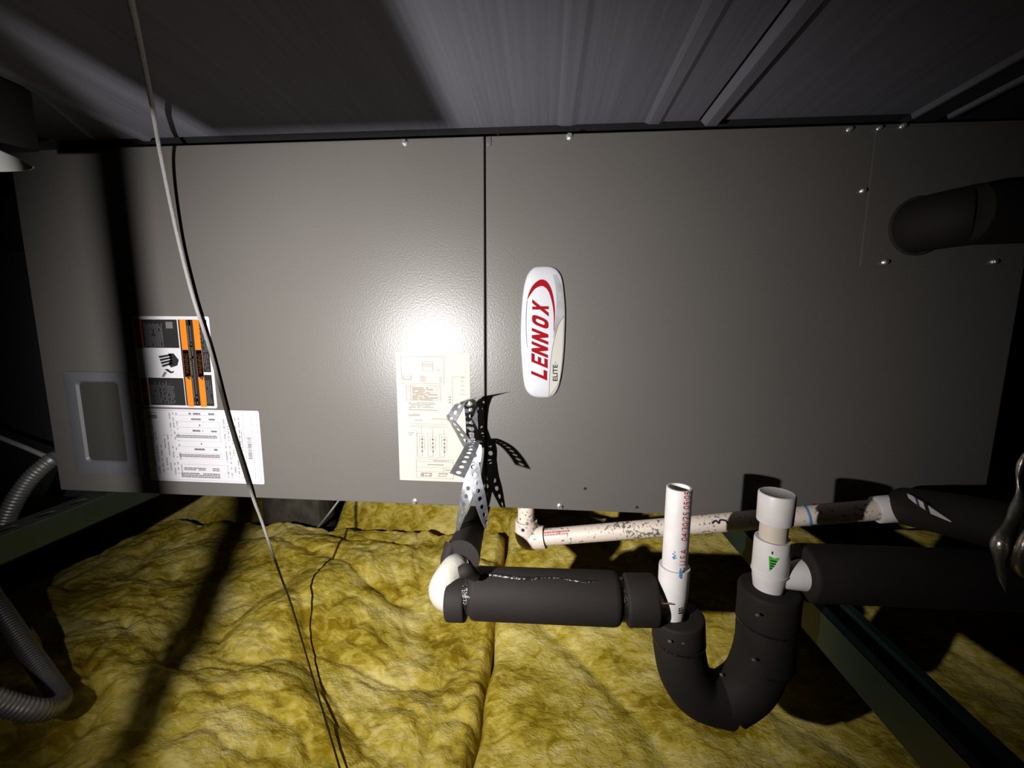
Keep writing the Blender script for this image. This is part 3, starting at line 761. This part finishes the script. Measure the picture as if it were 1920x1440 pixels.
for f, l in ((.25, .30), (.45, .26), (.62, .2), (.78, .12)):
    z = TZ(1044)+(TZ(1071)-TZ(1044))*f; cyl_quad(bm, tx, Y1, .0185, -.52, -.52+l, z-.0007, z+.0007, .0004)
cyl_quad(bm, tx, Y1, .018, -.50, -.43, TZ(1039), TZ(1034), .0005)
mk('dark_print', bm, 'ink', dt, False)
bm = bmesh.new(); lathe(bm, (tx, Y1, TZ(1086)), (tx, Y1, 1), [(0, .0179), (.0004, .0187), (.0010, .0187), (.0014, .0179)], 36); mk('moulded_ring', bm, 'pvc', dt)
# outgoing drain line in foam
fa = Vector((bb_.x-.006, Y1+.004, bb_.z+.000)); foam('foam_sleeve', fa, fa+Vector((.75, .02, -.004)), .0310, .0165, .006, 'foam sleeve running out to the right')

# ------------------------------------------------------------------ second drain pipe behind
dp = thing('drain_pipe', (.3, -.02, -.06), 'speckled white drain pipe with elbow running along the bottom edge of the unit', 'pipe')
E0 = P(986, 1010, .022); pr_ = .01345
EZc = E0.z
PE = P(1690, 952, -.050)
dirp = (PE-E0).normalized()
mk('down_pipe', LATHE((E0.x, E0.y, EZc), (E0.x, E0.y, 1), [(0, .0), (0, .0134), (-EZc-.003, .0134), (-EZc-.003, 0)]), 'pvc_speck', dp)
bm = bmesh.new()
up = Vector((0, 0, 1)); ep = [E0+up*.032, E0+up*.016, E0+up*.005+dirp*.001, E0+dirp*.006-up*.0005, E0+dirp*.016, E0+dirp*.032]
tube(bm, smooth_path(ep, 6), lambda t: .0176+.0006*abs(t-.5), 32); mk('elbow', bm, 'pvc_speck', dp, True, 50)
mk('pipe', LATHE(E0, PE, [(.02, .0), (.02, pr_), ((PE-E0).length, pr_), ((PE-E0).length, 0)], 32), 'pvc_speck', dp)
# red print beside the elbow, blue primer ring, marker scrawl
def on_pipe(s, ph, off=.0004):       # ph measured from straight at the viewer, positive up
    n = Vector((0, -1, 0)); n = (n-dirp*n.dot(dirp)).normalized(); uu = dirp.cross(n).normalized()
    if uu.z < 0: uu = -uu
    return E0+dirp*s+(n*math.cos(ph)+uu*math.sin(ph))*(pr_+off)
bm = bmesh.new(); random.seed(5)
for row, ph in ((0, .60), (1, .88)):
    s = .034
    while s < .072:
        L = random.uniform(.0018, .004)
        bm.faces.new([bm.verts.new(on_pipe(s, ph)), bm.verts.new(on_pipe(s+L, ph)), bm.verts.new(on_pipe(s+L, ph+.17)), bm.verts.new(on_pipe(s, ph+.17))]); s += L+.001
mk('red_print', bm, 'red_ink', dp, False)
def s_at(u): 
    best = None
    for i in range(400):
        s = i*.002; q = E0+dirp*s-CAM; z = q.dot(FWD); px = 960+F_PX*q.dot(RGT)/z
        if best is None or abs(px-u) < best[0]: best = (abs(px-u), s)
    return best[1]
s = s_at(1512)
mk('primer_ring', LATHE(E0+dirp*(s-.0016), PE, [(0, pr_), (.0003, pr_+.0006), (.0029, pr_+.0006), (.0032, pr_)], 32), 'blue_ink', dp)
bm = bmesh.new(); s = s_at(1348)
tube(bm, smooth_path([on_pipe(s-.012, .5), on_pipe(s-.006, .72), on_pipe(s-.003, .45), on_pipe(s, .75), on_pipe(s+.007, .62), on_pipe(s+.008, .35)], 5), .0012, 6)
mk('marker_scrawl', bm, 'ink', dp)
for u, ph in ((1232, .0), (1268, .4)):
    bm = bmesh.new(); q = on_pipe(s_at(u), ph); bmesh.ops.create_icosphere(bm, subdivisions=1, radius=.0012, matrix=Matrix.Translation(q)); mk('speck', bm, 'ink', dp)
q = P(980, 994, E0.y-.0183); bm = bmesh.new(); bmesh.ops.create_icosphere(bm, subdivisions=2, radius=.0026, matrix=Matrix.Translation(q)); mk('glue_drip', bm, 'navy', dp)
s = s_at(1642); s2 = s_at(1678)
mk('coupling', LATHE(E0+dirp*s, PE, [(0, .0136), (0, .0170), (.001, .0176), (s2-s-.001, .0176), (s2-s, .0186), (s2-s+.012, .0192), (s2-s+.022, .018)], 36), 'pvc', dp, True, 40)
fpth = [P(1702, 950, -.052), P(1742, 957, -.095), P(1830, 975, -.16), P(1960, 1005, -.215), P(2150, 1050, -.26)]
sl = mk('foam_sleeve', TUBE(fpth, .0245, 30, 8), 'foam', dp)
fine = smooth_path(fpth, 24)
def on_foam(u, v, off):          # first point of the sight line that meets the sleeve
    y = -.30
    while y < 0:
        q = P(u, v, y)
        if min((q-c).length for c in fine) < .0245+off: return q
        y += .0006
    return P(u, v, -.1)
sp = smooth_path([on_foam(u, v, .0010) for u, v in ((1704, 930), (1716, 939), (1735, 950), (1752, 960), (1768, 969), (1784, 978))], 5)
bm = bmesh.new(); ribbon(bm, sp, Vector((-.35, 0, 1)), lambda t: .0105*(1-max(0, t-.55)/.45*.92)*(.6+.4*min(1, t*6)), thick=.001); mk('exposed_strip', bm, 'pvc', sl).__setitem__('label', 'white pipe showing through the split foam')
for t0, t1, m in ((.24, .31, 'navy'), (.40, .50, 'foam')):
    i0, i1 = int(t0*(len(sp)-1)), max(int(t1*(len(sp)-1)), int(t0*(len(sp)-1))+1)
    bm = bmesh.new(); ribbon(bm, [q+(CAM-q).normalized()*.0024 for q in (sp[i0], sp[i1])], Vector((-.35, 0, 1)), .0118, thick=.0008); mk('band', bm, m, sl)

# ------------------------------------------------------------------ perforated hanger strap
hs = thing('hanger_strap', P(885, 990, -.03), 'perforated galvanised strap round the foam pipe with ends curling before the panel seam', 'strap')
W = .0185
def lerp_dir(keys):
    def f(t):
        for (a, va), (b, vb) in zip(keys, keys[1:]):
            if t <= b: return Vector(va).lerp(Vector(vb), (t-a)/(b-a))
        return Vector(keys[-1][1])
    return f
X = Vector((1, 0, 0))
mk('left_leg', RIBBON(smooth_path([P(853, 1004, -.045), P(862, 972, -.052), P(873, 935, -.050), P(884, 890, -.046), P(891, 850, -.042), P(890, 830, -.038)], 5), lerp_dir([(0, (.15, -1, .1)), (.25, (.7, -.8, .1)), (.5, (1, -.3, 0)), (1, (1, .1, 0))]), W, .0118), 'strap', hs, True, 30)
mk('right_leg', RIBBON(smooth_path([P(914, 986, -.055), P(908, 965, -.056), P(900, 935, -.053), P(891, 900, -.049), P(886, 868, -.048)], 5), lerp_dir([(0, (.12, 1, 0)), (.3, (.7, .8, 0)), (.6, (1, .2, 0)), (1, (1, 0, 0))]), W, .0118), 'strap', hs, True, 30)
mk('loop', RIBBON(smooth_path([P(884, 838, -.036), P(885, 812, -.028), P(884, 785, -.030), P(881, 752, -.040)], 5) + smooth_path([P(875, 751, -.052), P(862, 760, -.062), P(845, 787, -.066)], 5) + smooth_path([P(852, 796, -.062), P(867, 818, -.053), P(882, 842, -.045)], 5),
                  lerp_dir([(0, (1, .25, 0)), (.36, (1, .35, 0)), (.42, (.9, -.3, .25)), (.66, (.8, -.2, .5)), (.7, (.75, -.1, -.55)), (1, (.8, .1, -.5))]), W*.95, .0105), 'strap', hs, True, 30)
mk('free_end', RIBBON(smooth_path([P(893, 829, -.024), P(890, 826, -.040), P(886, 832, -.062), P(880, 846, -.092), P(869, 868, -.122), P(857, 891, -.146)], 5), lerp_dir([(0, (1, 0, .1)), (1, (1, .05, -.25))]), W, .0118), 'strap', hs, True, 30)

# ------------------------------------------------------------------ thin hanging wire in front of the panel
wp = [(236, -45, -.325), (245, 0, -.292), (262, 80, -.232), (283, 185, -.142), (291, 232, -.085), (302, 295, -.036), (330, 430, -.016), (360, 550, -.012), (395, 660, -.009), (430, 790, -.0075), (470, 920, -.008), (490, 975, .03)]
wire_m = mat('shaded_wire', (0.24, 0.23, 0.225), 0.8, 0, (300, .6, .002), spec=0.1)
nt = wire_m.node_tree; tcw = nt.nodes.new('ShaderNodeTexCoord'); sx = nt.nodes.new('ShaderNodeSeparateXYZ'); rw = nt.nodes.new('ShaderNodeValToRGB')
mr = nt.nodes.new('ShaderNodeMapRange'); mr.inputs[1].default_value = -.4; mr.inputs[2].default_value = .6      # lit and shaded stretches painted into the wire's colour
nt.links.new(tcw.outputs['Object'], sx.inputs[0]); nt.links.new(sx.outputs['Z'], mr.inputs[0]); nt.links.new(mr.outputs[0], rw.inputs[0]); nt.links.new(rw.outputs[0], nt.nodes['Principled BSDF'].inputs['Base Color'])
SHADE_TONE, LIT_TONE = (0.016, 0.014, 0.010, 1), (0.24, 0.23, 0.225, 1); e = rw.color_ramp.elements
e[0].position = .27; e[0].color = SHADE_TONE; e[1].position = .70; e[1].color = LIT_TONE
for q, c_ in ((.33, LIT_TONE), (.39, LIT_TONE), (.43, SHADE_TONE), (.58, SHADE_TONE)): e.new(q).color = c_
def rest(u, v):                  # where the slack end lies on the batt
    y = -.30
    while y < .6 and P(u, v, y).z > zf_front(P(u, v, y).x, y)+.007: y += .002
    return y
wp[-1] = (490, 975, .012)
for u, v, k in ((512, 1040, .16), (530, 1090, .40), (545, 1130, .62), (566, 1200, .85), (588, 1275, .97), (612, 1355, 1), (637, 1440, 1), (652, 1490, 1)):
    wp.append((u, v, rest(u, v)*k + (1-k)*-.02 - .010))
tag(mk('wire', TUBE([P(*q) for q in wp], lambda t: .0025-.0011*min(1, max(0, (t-.5)/.3)), 10, 8), wire_m), 'thin grey wire with painted shading hanging diagonally across the left front panel', 'wire')

# ------------------------------------------------------------------ steel struts
def strut(x0, y0, y1, ztop, label, leg_y, slots=True):
    a = .041; t = thing('strut_channel', (x0+a/2, (y0+y1)/2, ztop-a), label, 'strut', 'green struts under the unit')
    if slots:
        bm = bmesh.new()
        ribbon(bm, [Vector((x0+a/2, y0+(y1-y0)*i/2, ztop)) for i in range(3)], X, a, .0508, .0070, .0022, 2.0)
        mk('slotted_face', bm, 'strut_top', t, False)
    else:
        mk('web', B(x0, x0+a, y0, y1, ztop-a-.0022, ztop-a-.0002), 'strut', t, False)
    for s in (0, 1):
        xx = x0 if s == 0 else x0+a-.0022
        mk('side_flange', B(xx, xx+.0022, y0, y1, ztop-a, ztop+.0004), 'strut', t, False)
        xl = x0 if s == 0 else x0+a-.009
        zl = ztop-a-.0004 if slots else ztop-.0014
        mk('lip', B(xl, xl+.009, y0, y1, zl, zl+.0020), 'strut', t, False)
    mk('leg', B(x0, x0+a, leg_y, leg_y+a, -.52, ztop-a-.0006, .002), 'strut', t)
    return t
strut(-.751, -.55, .60, -.034, 'green slotted steel strut sticking out under the left end of the unit', -.18)
strut(.404, -.56, .60, -.036, 'dark green steel strut passing behind the foam trap towards the lower right corner', -.53, False)
for x, y in ((-.7305, .10), (-.7305, .42), (.4245, .10), (.4245, .42)):
    zt_ = -.034 if x < 0 else -.036
    where = ('front left', 'back left')[y > .2] if x < 0 else ('front right', 'back right')[y > .2]
    tag(mk('rubber_pad', B(x-.019, x+.019, y-.03, y+.03, zt_, 0.0, .003), 'rubber'), f'black rubber pad between strut and unit, {where}', 'pad', 'pads under the unit')
# wire tie round the right strut
z_ = -.036
tag(mk('wire_tie', TUBE([P(1508, 1177, -.118), Vector((.402, P(1530, 1180, -.12).y, z_-.020)), Vector((.4025, -.1195, z_+.0012)), Vector((.425, -.118, z_+.002)), Vector((.446, -.116, z_+.0014)), P(1606, 1171, -.115)], .0012, 8, 5), 'cable'), 'thin pale wire tied round the dark green strut beside the trap', 'wire')

# ------------------------------------------------------------------ flexible conduit at left
cp = [P(112, 856, .03), P(92, 866, .012), P(55, 900, -.005), P(25, 945, -.02), P(0, 1000, -.03), P(-22, 1060, -.04), P(-20, 1110, -.05), P(8, 1152, -.062), P(50, 1215, -.085), P(98, 1285, -.118), P(112, 1316, -.15), P(80, 1332, -.19), P(15, 1322, -.215), P(-60, 1295, -.235), P(-190, 1240, -.26)]
path = smooth_path(cp, 42)
cum = [0.0]
for i in range(1, len(path)): cum.append(cum[-1]+(path[i]-path[i-1]).length)
bm = bmesh.new(); tot = cum[-1]
pp = []; k = 0; step = .00135; nS = int(tot/step)
for i in range(nS+1):
    s = i*step
    while k < len(cum)-2 and cum[k+1] < s: k += 1
    f = (s-cum[k])/max(1e-9, cum[k+1]-cum[k]); pp.append(path[k].lerp(path[k+1], f))
NP = len(pp)-1
tube(bm, pp, lambda t: .0118+(.0011 if (round(t*NP) % 4) in (0, 1) else -.0004), 18)
tag(mk('flex_conduit', bm, 'conduit', None, True, 60), 'ribbed grey metal conduit looping out of the left end of the unit', 'conduit')
tag(mk('cable', TUBE([P(-60, 795, .05), P(0, 820, .05), P(50, 840, .04), P(96, 860, .03)], .0042, 12, 6), 'cable'), 'pale grey cable reaching the unit from the left above the ribbed conduit', 'cable')

# ------------------------------------------------------------------ black insulated line, top right
sp0 = P(1722, 424, 0); sl = thing('suction_line', (sp0.x, 0, sp0.z-.034), 'fat black foam covered refrigerant line leaving the dark right end of the unit', 'pipe')
mk('foam_sleeve', TUBE([Vector((sp0.x, -.0005, sp0.z)), Vector((sp0.x+.001, -.024, sp0.z)), Vector((sp0.x+.020, -.046, sp0.z+.001)), Vector((sp0.x+.06, -.052, sp0.z+.002)), Vector((sp0.x+.5, -.052, sp0.z+.012))], .0345, 36, 8), 'foam', sl)
mk('collar', LATHE((sp0.x, 0, sp0.z), (sp0.x, -1, sp0.z), [(0, .038), (.002, .038), (.003, .035)], 36), 'rubber', sl)

# ------------------------------------------------------------------ shiny bent metal at the right edge
def crumple(pts, rad, seed):
    bm = bmesh.new(); tube(bm, smooth_path(pts, 10), rad, 18, True, .0036, seed); return bm
tag(mk('metal_hook', crumple([P(1922, 850, -.20), P(1909, 890, -.20), P(1911, 935, -.205), P(1897, 975, -.212), P(1880, 1010, -.22), P(1874, 1045, -.222), P(1880, 1080, -.222), P(1886, 1112, -.22)], lambda t: .0026+.0036*math.exp(-((t-.60)/.22)**2)+.0012*math.sin(t*23)-.0014*max(0, t-.85)/.15, 3), 'shiny', None, True, 50), 'shiny bent metal strip end hanging at the right edge above the foam pipes', 'metal strip')
tag(mk('metal_hook', crumple([P(1950, 985, -.235), P(1928, 1002, -.235), P(1916, 1035, -.235), P(1920, 1068, -.23), P(1948, 1085, -.225)], lambda t: .0055, 9), 'shiny', None, True, 50), 'curled tarnished metal piece at the extreme right edge beside the bent strip', 'metal strip')

# ------------------------------------------------------------------ dark timber and metal tip, top left
tpx = P(58, 150, -.13).x
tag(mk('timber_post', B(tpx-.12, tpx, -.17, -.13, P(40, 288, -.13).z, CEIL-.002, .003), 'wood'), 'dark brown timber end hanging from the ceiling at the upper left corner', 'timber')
a0, a1 = P(-40, 292, -.176), P(61, 314, -.176)
tag(mk('metal_bracket', RIBBON([a0, a0.lerp(a1, .5), a1], Vector((0, -.4, 1)), lambda t: .030*(1-t)**.7+.0015, thick=.0015), 'bright', None, True, 40), 'bright pointed metal bracket tip at the left edge below the dark timber', 'bracket')

# ------------------------------------------------------------------ duct beside the left end
dk = thing('duct_box', (-1.15, .40, -.09), 'dark blue grey sheet metal duct box standing beside the left end of the unit', 'duct')
mk('body', B(-1.55, -.80, .16, .62, -.09, .53, .004), mat('duct_sheet', (0.022, 0.024, 0.029), 0.6), dk, False)
mk('edge_flange', B(-1.55, -.795, .145, .165, .42, .445, .002), mat('duct_flange', (0.012, 0.013, 0.016), 0.6), dk, False)
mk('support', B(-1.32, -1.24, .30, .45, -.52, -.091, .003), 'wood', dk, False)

# ------------------------------------------------------------------ things glimpsed below the unit at the back
def wz(u, v, z): return PZ(u, v, z)
j0 = wz(505, 1003, -.37); 
tag(mk('timber_joist', B(-.82, -.625, .60, .70, -.52, -.26, .006), 'joist'), 'grey timber joist end in the gap between the batts below the left panel', 'timber')
tag(mk('metal_rod', TUBE([P(584, 1003, .545), P(616, 964, .57), P(640, 932, .60)], .0042, 10, 5), 'conduit'), 'short grey metal rod leaning in the gap between the batts', 'rod')

# ------------------------------------------------------------------ hand torch and hanging wire outside the frame, which shape the light
th = thing('torch', LIGHT+Vector((0, -.09, -.02)), 'small black torch held left of the camera with an added light-blocking plate above it', 'torch')
mk('body', LATHE(LIGHT+Vector((0, -.012, 0)), LIGHT+Vector((0, -1, 0)), [(0, .0), (0, .014), (.02, .014), (.03, .011), (.11, .011), (.11, 0)], 24), 'torch', th)
mk('light_blocker', B(LIGHT.x-.0375, LIGHT.x+.0485, LIGHT.y-.04, LIGHT.y+.150, LIGHT.z+.080, LIGHT.z+.083), 'torch', th, False)  # added unseen plate, sized to cast the dark wedge on the ceiling
mk('blocker_arm', B(LIGHT.x-.006, LIGHT.x+.006, LIGHT.y-.03, LIGHT.y-.022, LIGHT.z+.010, LIGHT.z+.0805), 'torch', th, False)
hx, hy = -.2965, -.50
tag(mk('hanger_rod', LATHE((hx, hy, -.45), (hx, hy, 1), [(0, 0), (0, .0064), (CEIL+.449, .0064), (CEIL+.449, 0)], 10), 'zinc'), 'thin steel hanger rod from ceiling to insulation in front of the left panel', 'rod')
